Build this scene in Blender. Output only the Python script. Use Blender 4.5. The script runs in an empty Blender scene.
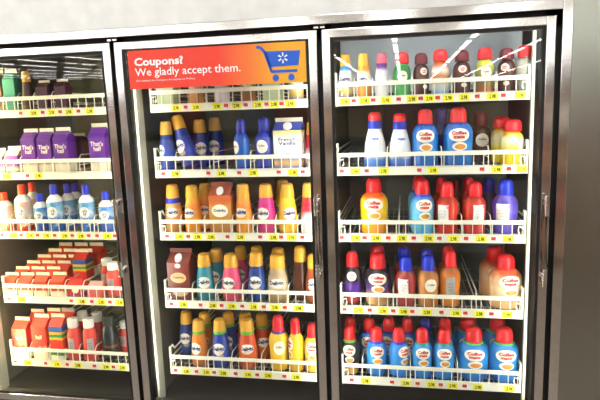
import bpy, bmesh, math, random
from mathutils import Matrix, Vector
random.seed(7)
SC = bpy.context.scene
COL = SC.collection
PI = math.pi

# ------------------------------------------------------------------ layout
P = 0.77            # door pitch
GAP = 0.0165        # dark gap between doors
STILE = 0.0298      # steel door stile width
FACE = 0.0322       # steel face frame width
TOP = 2.0           # top of doors
BOT = 0.5485        # bottom of doors
RAIL_Y = 0.16       # front of the price rails
SHELF_Z = [None, 1.7376, 1.4748, 1.2151, 0.9225, 0.6235]   # bottom of price rails
SPAN = {1: (0.062, 0.738), 2: (0.832, 1.508), 3: (1.574, 2.258)}
DOOR_WORD = {1: 'left', 2: 'middle', 3: 'right'}
SHELF_WORD = {1: 'top', 2: 'second', 3: 'third', 4: 'fourth', 5: 'bottom'}
ORD = ['first', 'second', 'third', 'fourth', 'fifth', 'sixth', 'seventh', 'eighth', 'ninth', 'tenth']

# door, shelf, style, x, y, width, height, turn, tilt   (metres / degrees)
ITEMS = [
 (1, 1, 'c_teal', 0.193, 0.201, 0.054, 0.173, 0, 0),
 (1, 1, 'c_brown', 0.132, 0.199, 0.05, 0.172, 0, 0),
 (1, 1, 'd_brown', 0.264, 0.197, 0.047, 0.162, 0, 0),
 (1, 1, 'c_darkberry', 0.345, 0.199, 0.05, 0.121, 0, 0),
 (1, 1, 'c_darkberry', 0.429, 0.199, 0.049, 0.122, 0, 0),
 (1, 2, 'c_purple', 0.252, 0.207, 0.066, 0.185, 0, 0),
 (1, 2, 'c_purple', 0.327, 0.207, 0.065, 0.185, 0, 0),
 (1, 2, 'c_purple', 0.405, 0.207, 0.067, 0.187, 0, 0),
 (1, 2, 'c_purplesmall', 0.092, 0.204, 0.06, 0.106, 0, 0),
 (1, 2, 'c_purplesmall', 0.167, 0.204, 0.06, 0.113, 0, 0),
 (1, 2, 'c_darkberry', 0.428, 0.285, 0.056, 0.158, 0, 0),
 (1, 2, 'c_purple', 0.572, 0.21, 0.072, 0.199, 0, 0),
 (1, 3, 'j_redsmall', 0.083, 0.207, 0.067, 0.172, 0, 0),
 (1, 3, 'j_red', 0.173, 0.209, 0.071, 0.206, 0, 0),
 (1, 3, 'j_red', 0.174, 0.277, 0.064, 0.208, 0, 0),
 (1, 3, 'j_bluesmall', 0.261, 0.204, 0.059, 0.166, 0, 0),
 (1, 3, 'j_blue', 0.328, 0.208, 0.068, 0.205, 0, 0),
 (1, 3, 'j_blue', 0.349, 0.276, 0.063, 0.199, 0, 0),
 (1, 3, 'j_blue', 0.346, 0.339, 0.06, 0.195, 0, 0),
 (1, 3, 'j_blue', 0.481, 0.207, 0.067, 0.203, 0, 0),
 (1, 3, 'j_bluesmall', 0.571, 0.206, 0.064, 0.172, 0, 0),
 (1, 4, 'c_redsmall', 0.078, 0.206, 0.064, 0.097, 0, 0),
 (1, 4, 'c_redsmall', 0.156, 0.206, 0.064, 0.098, 0, 0),
 (1, 4, 'c_redsmall', 0.233, 0.206, 0.063, 0.1, 0, 0),
 (1, 4, 'c_redsmall', 0.082, 0.275, 0.066, 0.105, 0, 0),
 (1, 4, 'c_redsmall', 0.162, 0.275, 0.065, 0.106, 0, 0),
 (1, 4, 'c_redsmall', 0.241, 0.274, 0.065, 0.108, 0, 0),
 (1, 4, 'c_redsmall', 0.087, 0.348, 0.067, 0.113, 0, 0),
 (1, 4, 'c_redsmall', 0.168, 0.347, 0.067, 0.115, 0, 0),
 (1, 4, 'c_redsmall', 0.249, 0.346, 0.066, 0.116, 0, 0),
 (1, 4, 'c_redsmall', 0.092, 0.424, 0.069, 0.122, 0, 0),
 (1, 4, 'c_redsmall', 0.176, 0.422, 0.069, 0.124, 0, 0),
 (1, 4, 'c_redsmall', 0.259, 0.421, 0.068, 0.125, 0, 0),
 (1, 4, 'c_redsmall', 0.098, 0.503, 0.071, 0.132, 0, 0),
 (1, 4, 'c_redsmall', 0.184, 0.501, 0.071, 0.134, 0, 0),
 (1, 4, 'c_redsmall', 0.269, 0.5, 0.07, 0.135, 0, 0),
 (1, 4, 'c_redsmall', 0.104, 0.587, 0.073, 0.143, 0, 0),
 (1, 4, 'c_redsmall', 0.193, 0.584, 0.072, 0.144, 0, 0),
 (1, 4, 'c_redsmall', 0.28, 0.582, 0.072, 0.145, 0, 0),
 (1, 4, 'c_redsmall', 0.318, 0.205, 0.063, 0.104, 0, 0),
 (1, 4, 'c_multi', 0.358, 0.326, 0.066, 0.178, 0, 0),
 (1, 4, 'c_redlabel', 0.398, 0.207, 0.066, 0.082, 0, 0),
 (1, 4, 'u_red', 0.566, 0.222, 0.066, 0.149, 0, 0),
 (1, 4, 'c_pink', 0.492, 0.207, 0.065, 0.066, 0, 0),
 (1, 4, 'u_red', 0.498, 0.292, 0.064, 0.147, 0, 0),
 (1, 5, 'c_red', 0.1, 0.21, 0.073, 0.184, 0, 0),
 (1, 5, 'c_red', 0.2, 0.21, 0.072, 0.202, 0, 0),
 (1, 5, 'c_red', 0.127, 0.283, 0.067, 0.196, 0, 0),
 (1, 5, 'c_red', 0.213, 0.282, 0.067, 0.204, 0, 0),
 (1, 5, 'c_red', 0.289, 0.278, 0.064, 0.208, 0, 0),
 (1, 5, 'c_multi', 0.285, 0.206, 0.065, 0.208, 0, 0),
 (1, 5, 'u_red', 0.354, 0.208, 0.068, 0.189, 0, 0),
 (1, 5, 'u_red', 0.432, 0.207, 0.065, 0.192, 30, 0),
 (1, 5, 'u_red', 0.355, 0.284, 0.063, 0.193, 0, 0),
 (1, 5, 'u_red', 0.434, 0.276, 0.062, 0.194, 0, 0),
 (1, 5, 'u_dark', 0.518, 0.229, 0.077, 0.2, 0, 0),
 (1, 5, 'u_red', 0.55, 0.307, 0.061, 0.143, 0, 0),
 (2, 1, 'c_pale', 0.888, 0.21, 0.071, 0.185, 0, 0),
 (2, 1, 'd_orange', 1.009, 0.204, 0.06, 0.178, 0, 0),
 (2, 1, 'd_pinkwhite', 1.117, 0.204, 0.059, 0.177, 0, 0),
 (2, 1, 'm_yellowgreen', 1.223, 0.205, 0.063, 0.179, 0, 0),
 (2, 1, 'c_pale', 1.323, 0.208, 0.069, 0.178, 0, 0),
 (2, 1, 'd_bluewhite', 1.415, 0.203, 0.058, 0.177, 0, 0),
 (2, 2, 'd_blue', 0.867, 0.207, 0.066, 0.199, -40, 0),
 (2, 2, 'd_blue', 0.963, 0.217, 0.07, 0.22, -25, -19),
 (2, 2, 'd_blue', 0.978, 0.298, 0.072, 0.201, 20, 0),
 (2, 2, 'd_blue', 1.016, 0.384, 0.074, 0.206, 0, 0),
 (2, 2, 'd_navyblue', 1.185, 0.206, 0.064, 0.197, -45, 0),
 (2, 2, 'd_deepblue', 1.278, 0.214, 0.08, 0.2, -10, 0),
 (2, 2, 'c_whiteblue', 1.377, 0.229, 0.109, 0.196, 0, 0),
 (2, 2, 'd_redwhite', 1.461, 0.253, 0.056, 0.176, 0, 0),
 (2, 3, 'd_tan', 0.874, 0.211, 0.073, 0.199, 10, 0),
 (2, 3, 'd_orange2', 0.96, 0.21, 0.073, 0.194, -15, 0),
 (2, 3, 'd_orange2', 0.988, 0.285, 0.069, 0.192, 0, 0),
 (2, 3, 'c_orange', 1.088, 0.22, 0.091, 0.204, 0, 0),
 (2, 3, 'd_orange2', 1.179, 0.21, 0.072, 0.198, -10, 0),
 (2, 3, 'd_magenta', 1.273, 0.213, 0.077, 0.197, -15, 0),
 (2, 3, 'd_yellow', 1.362, 0.211, 0.075, 0.198, 25, 0),
 (2, 3, 'd_redwhite', 1.449, 0.208, 0.068, 0.199, 0, 0),
 (2, 3, 'd_yellow', 1.327, 0.289, 0.071, 0.202, 0, 0),
 (2, 4, 'c_maroon', 0.889, 0.222, 0.097, 0.215, 0, 0),
 (2, 4, 'd_teal', 0.993, 0.212, 0.076, 0.197, 10, 0),
 (2, 4, 'd_teal', 1.016, 0.301, 0.079, 0.195, -10, 0),
 (2, 4, 'd_pink', 1.109, 0.215, 0.082, 0.196, -10, 0),
 (2, 4, 'd_pink', 1.118, 0.327, 0.07, 0.2, 0, 0),
 (2, 4, 'd_blueoval', 1.218, 0.217, 0.077, 0.206, 0, 0),
 (2, 4, 'd_blueoval', 1.202, 0.292, 0.073, 0.21, 0, 0),
 (2, 4, 'd_cream', 1.307, 0.218, 0.087, 0.194, 5, 0),
 (2, 4, 'd_cream', 1.292, 0.305, 0.082, 0.199, 0, 0),
 (2, 4, 'd_brown', 1.399, 0.249, 0.071, 0.223, 0, 0),
 (2, 4, 'd_orangebrown', 1.46, 0.209, 0.069, 0.2, 0, 0),
 (2, 5, 'd_blueoval', 0.851, 0.316, 0.073, 0.198, 0, 0),
 (2, 5, 'd_orangegreen', 0.949, 0.211, 0.074, 0.204, -15, 0),
 (2, 5, 'd_orangegreen', 0.948, 0.289, 0.072, 0.206, 0, 0),
 (2, 5, 'd_bluegreen', 1.044, 0.212, 0.075, 0.209, 0, 0),
 (2, 5, 'd_bluegreen', 1.057, 0.292, 0.073, 0.209, 0, 0),
 (2, 5, 'd_redgreen', 1.164, 0.215, 0.081, 0.213, 10, 0),
 (2, 5, 'd_redgreen', 1.132, 0.302, 0.08, 0.205, 0, 0),
 (2, 5, 'd_redgreen', 1.209, 0.294, 0.075, 0.208, 20, 0),
 (2, 5, 'm_yellowpurple', 1.3, 0.215, 0.082, 0.233, 10, 0),
 (2, 5, 'm_yellowpanel', 1.375, 0.207, 0.067, 0.225, -50, 0),
 (2, 5, 'm_yellowlabel', 1.446, 0.212, 0.075, 0.204, 0, 0),
 (3, 1, 'd_bluewhite', 1.607, 0.201, 0.055, 0.163, 0, 0),
 (3, 1, 'd_orange', 1.676, 0.201, 0.055, 0.162, 0, 0),
 (3, 1, 'd_pinkwhite', 1.743, 0.2, 0.052, 0.16, 0, 0),
 (3, 1, 'm_green', 1.817, 0.206, 0.063, 0.16, 0, 0),
 (3, 1, 'm_shadered', 1.887, 0.216, 0.058, 0.154, 20, 0),
 (3, 1, 'm_multi', 1.955, 0.206, 0.064, 0.164, 0, 0),
 (3, 1, 'm_shadered', 2.033, 0.219, 0.063, 0.157, 0, 0),
 (3, 1, 'm_yellowgreen', 2.112, 0.206, 0.064, 0.161, 0, 0),
 (3, 1, 'm_shadered', 2.189, 0.219, 0.062, 0.156, -20, 0),
 (3, 1, 'm_grey', 2.247, 0.204, 0.059, 0.162, 0, 0),
 (3, 2, 's_white', 1.714, 0.216, 0.085, 0.207, 0, 0),
 (3, 2, 's_white', 1.808, 0.216, 0.084, 0.2, 10, 0),
 (3, 2, 'm_bigblue', 1.902, 0.223, 0.099, 0.212, 0, 0),
 (3, 2, 'm_purplecap', 1.966, 0.303, 0.07, 0.213, 0, 0),
 (3, 2, 'm_bigblue', 2.023, 0.229, 0.109, 0.215, 0, 0),
 (3, 2, 'm_brown', 2.116, 0.33, 0.086, 0.196, 0, 0),
 (3, 2, 'm_yellowwhite', 2.215, 0.215, 0.081, 0.165, 60, 0),
 (3, 2, 'm_yellowwhite', 2.189, 0.297, 0.077, 0.175, 60, 0),
 (3, 3, 'm_yellow', 1.706, 0.228, 0.108, 0.214, 0, 0),
 (3, 3, 'm_ltblue', 1.892, 0.219, 0.091, 0.207, 10, 0),
 (3, 3, 'm_ltblue', 1.882, 0.315, 0.089, 0.209, 10, 0),
 (3, 3, 'm_redpanel', 1.984, 0.216, 0.084, 0.196, -25, 0),
 (3, 3, 'm_redpanel', 1.969, 0.295, 0.068, 0.202, 0, 0),
 (3, 3, 'm_brown', 2.023, 0.278, 0.043, 0.194, 0, 0),
 (3, 3, 'm_redpanel', 2.086, 0.216, 0.084, 0.196, 20, 0),
 (3, 3, 'm_redpanel', 2.072, 0.313, 0.072, 0.2, 0, 0),
 (3, 3, 'm_purple', 2.197, 0.221, 0.094, 0.203, -20, 0),
 (3, 3, 'm_navy', 2.152, 0.312, 0.071, 0.2, 0, 0),
 (3, 4, 'm_blackpurple', 1.617, 0.214, 0.081, 0.213, 0, 0),
 (3, 4, 'm_blacktan', 1.718, 0.226, 0.105, 0.203, 0, 0),
 (3, 4, 'm_blacktan', 1.711, 0.334, 0.101, 0.209, 0, 0),
 (3, 4, 'm_redbluecap', 1.828, 0.215, 0.081, 0.195, -15, 0),
 (3, 4, 'm_redbluecap', 1.821, 0.306, 0.083, 0.209, 0, 0),
 (3, 4, 'm_amber', 1.914, 0.215, 0.083, 0.2, 10, 0),
 (3, 4, 'm_amber', 1.913, 0.305, 0.082, 0.202, 0, 0),
 (3, 4, 'm_orangepanel', 1.998, 0.226, 0.079, 0.217, 0, 0),
 (3, 4, 'm_orangepanel', 1.997, 0.316, 0.078, 0.212, 0, 0),
 (3, 4, 'm_cream', 2.206, 0.234, 0.12, 0.203, 10, 0),
 (3, 4, 'm_cream', 2.187, 0.367, 0.123, 0.201, 10, 0),
 (3, 5, 'm_blackgreen', 1.6, 0.212, 0.076, 0.197, 0, 0),
 (3, 5, 'm_blackgreen', 1.596, 0.297, 0.077, 0.202, 0, 0),
 (3, 5, 'm_blue', 1.71, 0.216, 0.084, 0.195, 5, 0),
 (3, 5, 'm_blue', 1.675, 0.304, 0.081, 0.198, -10, 0),
 (3, 5, 'm_blue', 1.757, 0.303, 0.08, 0.206, -15, 0),
 (3, 5, 'm_blue', 1.799, 0.215, 0.081, 0.197, 40, 0),
 (3, 5, 'm_blue', 1.834, 0.305, 0.074, 0.206, 0, 0),
 (3, 5, 'm_bluegreen', 1.891, 0.215, 0.083, 0.198, 5, 0),
 (3, 5, 'm_navycap', 1.907, 0.295, 0.075, 0.206, 0, 0),
 (3, 5, 'm_bluegreen', 1.977, 0.216, 0.084, 0.199, 0, 0),
 (3, 5, 'm_bluegreen', 1.987, 0.307, 0.083, 0.208, 0, 0),
 (3, 5, 'm_bigbluegreen', 2.091, 0.232, 0.116, 0.203, 0, 0),
 (3, 5, 'm_bigbluegreen', 2.085, 0.36, 0.118, 0.195, 0, 0),
 (3, 5, 'm_bigbluegreen', 2.208, 0.231, 0.115, 0.208, 0, 0),
 (3, 5, 'm_bigbluegreen', 2.202, 0.358, 0.117, 0.2, 0, 0),
]
TAGS = [
 (3, 1, [1.607, 1.641, 1.68, 1.713, 1.759, 1.806, 1.853, 1.885, 1.915, 1.945, 1.982, 2.037, 2.083, 2.134, 2.172, 2.228], [1, 0, 1, 0, 1, 0, 1, 0, 1, 0, 1, 1, 0, 1, 0, 1]),
 (3, 2, [1.59, 1.64, 1.685, 1.747, 1.88, 1.929, 2.104, 2.155, 2.197, 2.241], [0, 1, 0, 1, 0, 1, 0, 1, 0, 1]),
 (3, 3, [1.584, 1.637, 1.673, 1.716, 1.763, 1.814, 1.859, 1.913, 1.954, 2.004, 2.051, 2.104, 2.149, 2.2], [0, 1, 0, 1, 0, 1, 0, 1, 0, 1, 0, 1, 0, 1]),
 (3, 4, [1.589, 1.643, 1.688, 1.739, 1.78, 1.819, 1.853, 1.908, 1.963, 2.016, 2.052, 2.102, 2.147, 2.203], [0, 1, 0, 1, 0, 1, 0, 1, 0, 1, 0, 1, 0, 1]),
 (3, 5, [1.611, 1.666, 1.773, 1.827, 1.873, 1.926, 1.962, 2.006, 2.053, 2.102, 2.218], [0, 1, 0, 1, 0, 1, 0, 1, 0, 1, 1]),
 (2, 1, [0.938, 0.979, 1.021, 1.107, 1.145, 1.186, 1.224, 1.272, 1.307, 1.335, 1.366, 1.399], [1, 0, 1, 1, 0, 1, 0, 1, 0, 1, 0, 1]),
 (2, 2, [0.864, 0.916, 1.056, 1.109, 1.184, 1.239, 1.344, 1.399, 1.439], [0, 1, 0, 1, 0, 1, 0, 1, 0]),
 (2, 3, [0.861, 0.913, 0.953, 0.991, 1.049, 1.121, 1.174, 1.257, 1.31, 1.343, 1.383, 1.428], [0, 1, 0, 1, 1, 0, 1, 0, 1, 0, 1, 0]),
 (2, 4, [0.857, 0.908, 0.986, 1.039, 1.078, 1.121, 1.167, 1.214, 1.258, 1.304, 1.346, 1.402], [0, 1, 0, 1, 0, 1, 0, 1, 0, 1, 0, 1]),
 (2, 5, [0.853, 0.9, 0.948, 0.991, 1.027, 1.067, 1.122, 1.175, 1.216, 1.261, 1.332, 1.381], [0, 1, 0, 1, 0, 1, 0, 1, 0, 1, 0, 1]),
 (1, 1, [0.25, 0.31, 0.352, 0.393, 0.432, 0.47, 0.515, 0.564], [0, 1, 0, 1, 0, 1, 0, 1]),
 (1, 2, [0.147, 0.248, 0.298], [1, 0, 1]),
 (1, 3, [0.091, 0.145, 0.184, 0.226, 0.264, 0.306, 0.346, 0.393, 0.429, 0.469, 0.506, 0.545, 0.589, 0.626], [0, 1, 0, 1, 0, 1, 0, 1, 0, 1, 0, 0, 1, 0]),
 (1, 4, [0.088, 0.147, 0.392, 0.442, 0.49, 0.533, 0.575, 0.622], [0, 1, 0, 1, 0, 1, 0, 1]),
 (1, 5, [0.078, 0.14, 0.231, 0.286, 0.339, 0.39, 0.472, 0.527, 0.563, 0.604], [0, 1, 0, 1, 0, 1, 0, 1, 0, 1]),
]

# ------------------------------------------------------------------ materials
def srgb(h):
    if isinstance(h, str):
        h = h.lstrip('#'); c = [int(h[i:i+2], 16)/255 for i in (0, 2, 4)]
    else:
        c = list(h)
    return tuple((v/12.92 if v <= 0.04045 else ((v+0.055)/1.055)**2.4) for v in c) + (1,)

_M = {}
def mat(name, col, rough=0.5, metal=0.0, noise=0.0, nscale=30.0, bump=0.0, spec=None):
    if name in _M: return _M[name]
    m = bpy.data.materials.new(name); m.use_nodes = True
    nt = m.node_tree; b = nt.nodes['Principled BSDF']
    c = srgb(col)
    b.inputs['Base Color'].default_value = c
    b.inputs['Roughness'].default_value = rough
    b.inputs['Metallic'].default_value = metal
    if spec is not None: b.inputs['Specular IOR Level'].default_value = spec
    if noise or bump:
        tc = nt.nodes.new('ShaderNodeTexCoord'); n = nt.nodes.new('ShaderNodeTexNoise')
        n.inputs['Scale'].default_value = nscale; n.inputs['Detail'].default_value = 4
        nt.links.new(tc.outputs['Object'], n.inputs['Vector'])
        if noise:
            r = nt.nodes.new('ShaderNodeValToRGB')
            r.color_ramp.elements[0].position = 0.3; r.color_ramp.elements[1].position = 0.7
            r.color_ramp.elements[0].color = tuple(v*(1-noise) for v in c[:3]) + (1,)
            r.color_ramp.elements[1].color = tuple(min(1, v*(1+noise)) for v in c[:3]) + (1,)
            nt.links.new(n.outputs['Fac'], r.inputs['Fac']); nt.links.new(r.outputs['Color'], b.inputs['Base Color'])
        if bump:
            bp = nt.nodes.new('ShaderNodeBump'); bp.inputs['Strength'].default_value = bump
            bp.inputs['Distance'].default_value = 0.01
            nt.links.new(n.outputs['Fac'], bp.inputs['Height']); nt.links.new(bp.outputs['Normal'], b.inputs['Normal'])
    _M[name] = m; return m

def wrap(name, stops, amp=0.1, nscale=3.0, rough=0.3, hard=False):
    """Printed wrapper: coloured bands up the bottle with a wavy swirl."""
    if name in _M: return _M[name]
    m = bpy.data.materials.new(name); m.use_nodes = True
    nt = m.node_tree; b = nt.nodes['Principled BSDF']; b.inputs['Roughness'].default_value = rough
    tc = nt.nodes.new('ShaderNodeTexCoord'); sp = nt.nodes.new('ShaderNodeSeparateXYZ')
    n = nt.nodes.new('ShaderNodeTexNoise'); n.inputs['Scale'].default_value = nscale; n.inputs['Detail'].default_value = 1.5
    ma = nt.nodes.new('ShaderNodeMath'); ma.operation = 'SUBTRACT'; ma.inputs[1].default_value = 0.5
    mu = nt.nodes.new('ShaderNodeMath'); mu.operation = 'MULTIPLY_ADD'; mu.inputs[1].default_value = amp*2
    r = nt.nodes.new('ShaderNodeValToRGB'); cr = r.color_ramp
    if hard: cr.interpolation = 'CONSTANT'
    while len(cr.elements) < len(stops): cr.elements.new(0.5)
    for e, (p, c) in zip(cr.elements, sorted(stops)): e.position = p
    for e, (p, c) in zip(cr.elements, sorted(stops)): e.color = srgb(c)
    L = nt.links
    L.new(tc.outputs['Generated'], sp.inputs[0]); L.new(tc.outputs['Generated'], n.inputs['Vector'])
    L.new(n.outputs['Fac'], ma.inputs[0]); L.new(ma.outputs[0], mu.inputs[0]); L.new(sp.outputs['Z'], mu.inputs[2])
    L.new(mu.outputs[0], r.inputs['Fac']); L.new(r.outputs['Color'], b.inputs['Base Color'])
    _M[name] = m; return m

def emit(name, col, s):
    if name in _M: return _M[name]
    m = bpy.data.materials.new(name); m.use_nodes = True
    nt = m.node_tree; nt.nodes.clear()
    e = nt.nodes.new('ShaderNodeEmission'); e.inputs[0].default_value = col + (1,); e.inputs[1].default_value = s
    o = nt.nodes.new('ShaderNodeOutputMaterial'); nt.links.new(e.outputs[0], o.inputs[0])
    _M[name] = m; return m

def glass_mat():
    m = bpy.data.materials.new('door_glass'); m.use_nodes = True
    nt = m.node_tree; nt.nodes.clear()
    t = nt.nodes.new('ShaderNodeBsdfTransparent'); t.inputs[0].default_value = (0.97, 0.985, 0.975, 1)
    g = nt.nodes.new('ShaderNodeBsdfGlossy'); g.inputs['Roughness'].default_value = 0.0
    f = nt.nodes.new('ShaderNodeFresnel'); f.inputs['IOR'].default_value = 1.75
    ge = nt.nodes.new('ShaderNodeNewGeometry'); iv = nt.nodes.new('ShaderNodeMath'); iv.operation = 'SUBTRACT'; iv.inputs[0].default_value = 1
    mu = nt.nodes.new('ShaderNodeMath'); mu.operation = 'MULTIPLY'
    nt.links.new(ge.outputs['Backfacing'], iv.inputs[1]); nt.links.new(f.outputs[0], mu.inputs[0]); nt.links.new(iv.outputs[0], mu.inputs[1])
    x = nt.nodes.new('ShaderNodeMixShader'); o = nt.nodes.new('ShaderNodeOutputMaterial')
    nt.links.new(mu.outputs[0], x.inputs[0]); nt.links.new(t.outputs[0], x.inputs[1]); nt.links.new(g.outputs[0], x.inputs[2])
    nt.links.new(x.outputs[0], o.inputs[0]); return m

STEEL = mat('brushed_steel', '#e2e0dc', 0.12, 1.0, 0.06, 60)
HEADER = mat('galvanised_panel', '#d6d7d4', 0.42, 0.85, 0.07, 14)
GREYPANEL = mat('grey_metal_panel', '#a4a79d', 0.24, 0.97, 0.02, 8)
BLACK = mat('black_rubber', '#0b0b0a', 0.6)
LINER = mat('cooler_liner', '#62635b', 0.6, 0.0, 0.05, 6)
LINERDARK = mat('cooler_floor_pan', '#24221f', 0.5)
WHITE = mat('white_wire_coat', '#ecead9', 0.35)
DECKWIRE = mat('grey_deck_wire', '#8b8a82', 0.4)
POST = mat('white_shelf_post', '#c4c2b2', 0.4)
GLASS = glass_mat()
CARD = mat('white_price_card', '#f4f1ec', 0.5)
YELLOW = mat('yellow_price_card', '#f6f01a', 0.5)
RED = mat('red_print', '#d43427', 0.5)
INK = mat('black_ink', '#2b2a16', 0.6)
NAVY = mat('navy_print', '#1d2f7a', 0.5)
REDINK = mat('red_lettering', '#c8202a', 0.5)
CREAM = mat('cream_label', '#f6efdc', 0.45)
PAPER = mat('white_label', '#eeeeea', 0.5)

# ------------------------------------------------------------------ mesh helpers
def mesh_from(name, bm, m, smooth=False):
    me = bpy.data.meshes.new(name)
    bmesh.ops.recalc_face_normals(bm, faces=bm.faces)
    if smooth:
        for f in bm.faces: f.smooth = True
    bm.to_mesh(me); bm.free(); me.materials.append(m); return me

def link(name, me, parent=None, loc=(0, 0, 0)):
    o = bpy.data.objects.new(name, me); COL.objects.link(o); o.location = loc
    if parent is not None: o.parent = parent
    return o

def obj(name, bm, m, parent=None, smooth=False):
    o = link(name, mesh_from(name, bm, m, smooth), parent)
    if smooth: smooth_angle(o)
    return o

def smooth_angle(o):
    me = o.data
    try: me.set_sharp_from_angle(angle=math.radians(40))
    except Exception: pass

def empty(name, loc=(0, 0, 0)):
    o = bpy.data.objects.new(name, None); COL.objects.link(o); o.location = loc
    o.empty_display_size = 0.02; return o

def tag(o, label=None, cat=None, group=None, kind=None):
    if label: o['label'] = label
    if cat: o['category'] = cat
    if group: o['group'] = group
    if kind: o['kind'] = kind
    return o

def box(bm, x0, x1, y0, y1, z0, z1, bev=0.0):
    r = bmesh.ops.create_cube(bm, size=1)
    for v in r['verts']:
        v.co = Vector(((x0+x1)/2+v.co.x*(x1-x0), (y0+y1)/2+v.co.y*(y1-y0), (z0+z1)/2+v.co.z*(z1-z0)))
    if bev:
        es = list({e for v in r['verts'] for e in v.link_edges})
        bmesh.ops.bevel(bm, geom=es, offset=bev, segments=2, affect='EDGES', profile=0.5)
    return bm

def BX(*a, **k): return box(bmesh.new(), *a, **k)

def tube(bm, pts, r, n=6):
    """Round wire through the points."""
    pts = [Vector(p) for p in pts]; rings = []
    for i, p in enumerate(pts):
        d = (pts[min(i+1, len(pts)-1)] - pts[max(i-1, 0)]).normalized()
        a = d.cross(Vector((0, 0, 1)))
        if a.length < 1e-3: a = d.cross(Vector((1, 0, 0)))
        a.normalize(); b = d.cross(a)
        rings.append([bm.verts.new(p + r*(math.cos(2*PI*k/n)*a + math.sin(2*PI*k/n)*b)) for k in range(n)])
    for u, v in zip(rings, rings[1:]):
        for k in range(n): bm.faces.new((u[k], u[(k+1) % n], v[(k+1) % n], v[k]))
    bm.faces.new(rings[0]); bm.faces.new(rings[-1]); return bm

def lathe(prof, n=28):
    bm = bmesh.new(); rings = []
    for r, z in prof:
        if r < 1e-6: rings.append([bm.verts.new((0, 0, z))])
        else: rings.append([bm.verts.new((r*math.sin(2*PI*k/n), -r*math.cos(2*PI*k/n), z)) for k in range(n)])
    for a, b in zip(rings, rings[1:]):
        for k in range(n):
            if len(a) == 1 and len(b) == 1: continue
            if len(a) == 1: bm.faces.new((a[0], b[k], b[(k+1) % n]))
            elif len(b) == 1: bm.faces.new((a[k], a[(k+1) % n], b[0]))
            else: bm.faces.new((a[k], a[(k+1) % n], b[(k+1) % n], b[k]))
    return bm

_T = {}
def text_shape(s, bold=0.0):
    """Outline of the words as flat triangles, unit width, centred."""
    if (s, bold) in _T: return _T[s, bold]
    cu = bpy.data.curves.new('lettering', 'FONT'); cu.body = s; cu.size = 1; cu.offset = bold; cu.resolution_u = 2
    cu.align_x = 'CENTER'; cu.space_line = 0.8
    o = bpy.data.objects.new('lettering', cu); COL.objects.link(o)
    me = bpy.data.meshes.new_from_object(o.evaluated_get(bpy.context.evaluated_depsgraph_get()))
    vs = [v.co.copy() for v in me.vertices]; fs = [tuple(p.vertices) for p in me.polygons]
    bpy.data.objects.remove(o); bpy.data.curves.remove(cu); bpy.data.meshes.remove(me)
    x0 = min(v.x for v in vs); x1 = max(v.x for v in vs); y0 = min(v.y for v in vs); y1 = max(v.y for v in vs)
    w = x1-x0
    vs = [((v.x-(x0+x1)/2)/w, (v.y-(y0+y1)/2)/w) for v in vs]
    _T[s, bold] = (vs, fs, (y1-y0)/w); return _T[s, bold]

def flat_text(s, x, y, z, width, bold=0.0, left=False, height=None):
    """Words lying in an upright plane that faces -y."""
    vs, fs, asp = text_shape(s, bold); bm = bmesh.new()
    sy = width if height is None else height/asp
    V = [bm.verts.new((x + (a+(0.5 if left else 0))*width, y, z + b*sy)) for a, b in vs]
    for f in fs:
        try: bm.faces.new([V[i] for i in f])
        except ValueError: pass
    return bm

# a surface maps (u, z) -> 3D point, u sideways in bottle widths, z in bottle heights
def round_surface(prof):
    def rad(z):
        for (r0, z0), (r1, z1) in zip(prof, prof[1:]):
            if z0 <= z <= z1 and z1 > z0: return r0+(r1-r0)*(z-z0)/(z1-z0)
        return prof[-1][0]
    def f(u, z, off):
        r = rad(z); a = u/max(r, 0.2); r += off
        return Vector((r*math.sin(a), -r*math.cos(a), z))
    return f

def flat_surface(d=0.5):
    return lambda u, z, off: Vector((u, -d-off, z))

def patch_oval(S, u, z, a, b, off, n=24, square=False):
    bm = bmesh.new(); c = bm.verts.new(S(u, z, off)); prev = None
    for k in (0.35, 0.7, 1.0):
        ring = []
        for i in range(n):
            t = 2*PI*i/n; cx, cz = math.cos(t), math.sin(t)
            if square:
                m = max(abs(cx), abs(cz)); cx /= m; cz /= m
            ring.append(bm.verts.new(S(u+a*k*cx, z+b*k*cz, off)))
        for i in range(n):
            if prev is None: bm.faces.new((c, ring[i], ring[(i+1) % n]))
            else: bm.faces.new((prev[i], ring[i], ring[(i+1) % n], prev[(i+1) % n]))
        prev = ring
    return bm

def patch_text(S, s, u, z, width, height, off, bold=0.0):
    vs, fs, asp = text_shape(s, bold); bm = bmesh.new()
    V = [bm.verts.new(S(u+a*width, z+b*height/asp, off)) for a, b in vs]
    for f in fs:
        try: bm.faces.new([V[i] for i in f])
        except ValueError: pass
    return bm

# ------------------------------------------------------------------ goods
CAPRED = mat('red_cap', '#e8262c', 0.3); CAPBLUE = mat('blue_cap', '#1c32c8', 0.3); CAPGOLD = mat('gold_cap', '#e2a838', 0.3)
CAPWHITE = mat('white_cap', '#eeece6', 0.4); CAPNAVY = mat('navy_cap', '#2a2f9c', 0.3); CAPPINK = mat('pink_cap', '#e8556a', 0.3)
CAPPURPLE = mat('purple_cap', '#5a2a9c', 0.3); CAPSHADED = mat('shade_dimmed_cap', '#74222c', 0.4)  # the dark red cap has shade put into its colour
GREENBAND = mat('green_band', '#63b53c', 0.35); BLUEBAND = mat('blue_band', '#2236b8', 0.35); PURPLEBAND = mat('purple_band', '#5a2a90', 0.35)
TEALBAND = mat('teal_band', '#2b8f84', 0.35); REDBAND = mat('red_band', '#d8382a', 0.35)
ORANGEPIC = mat('orange_cup_picture', '#e39a48', 0.5); GREYLABEL = mat('grey_label', '#a9a6a2', 0.5)

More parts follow.
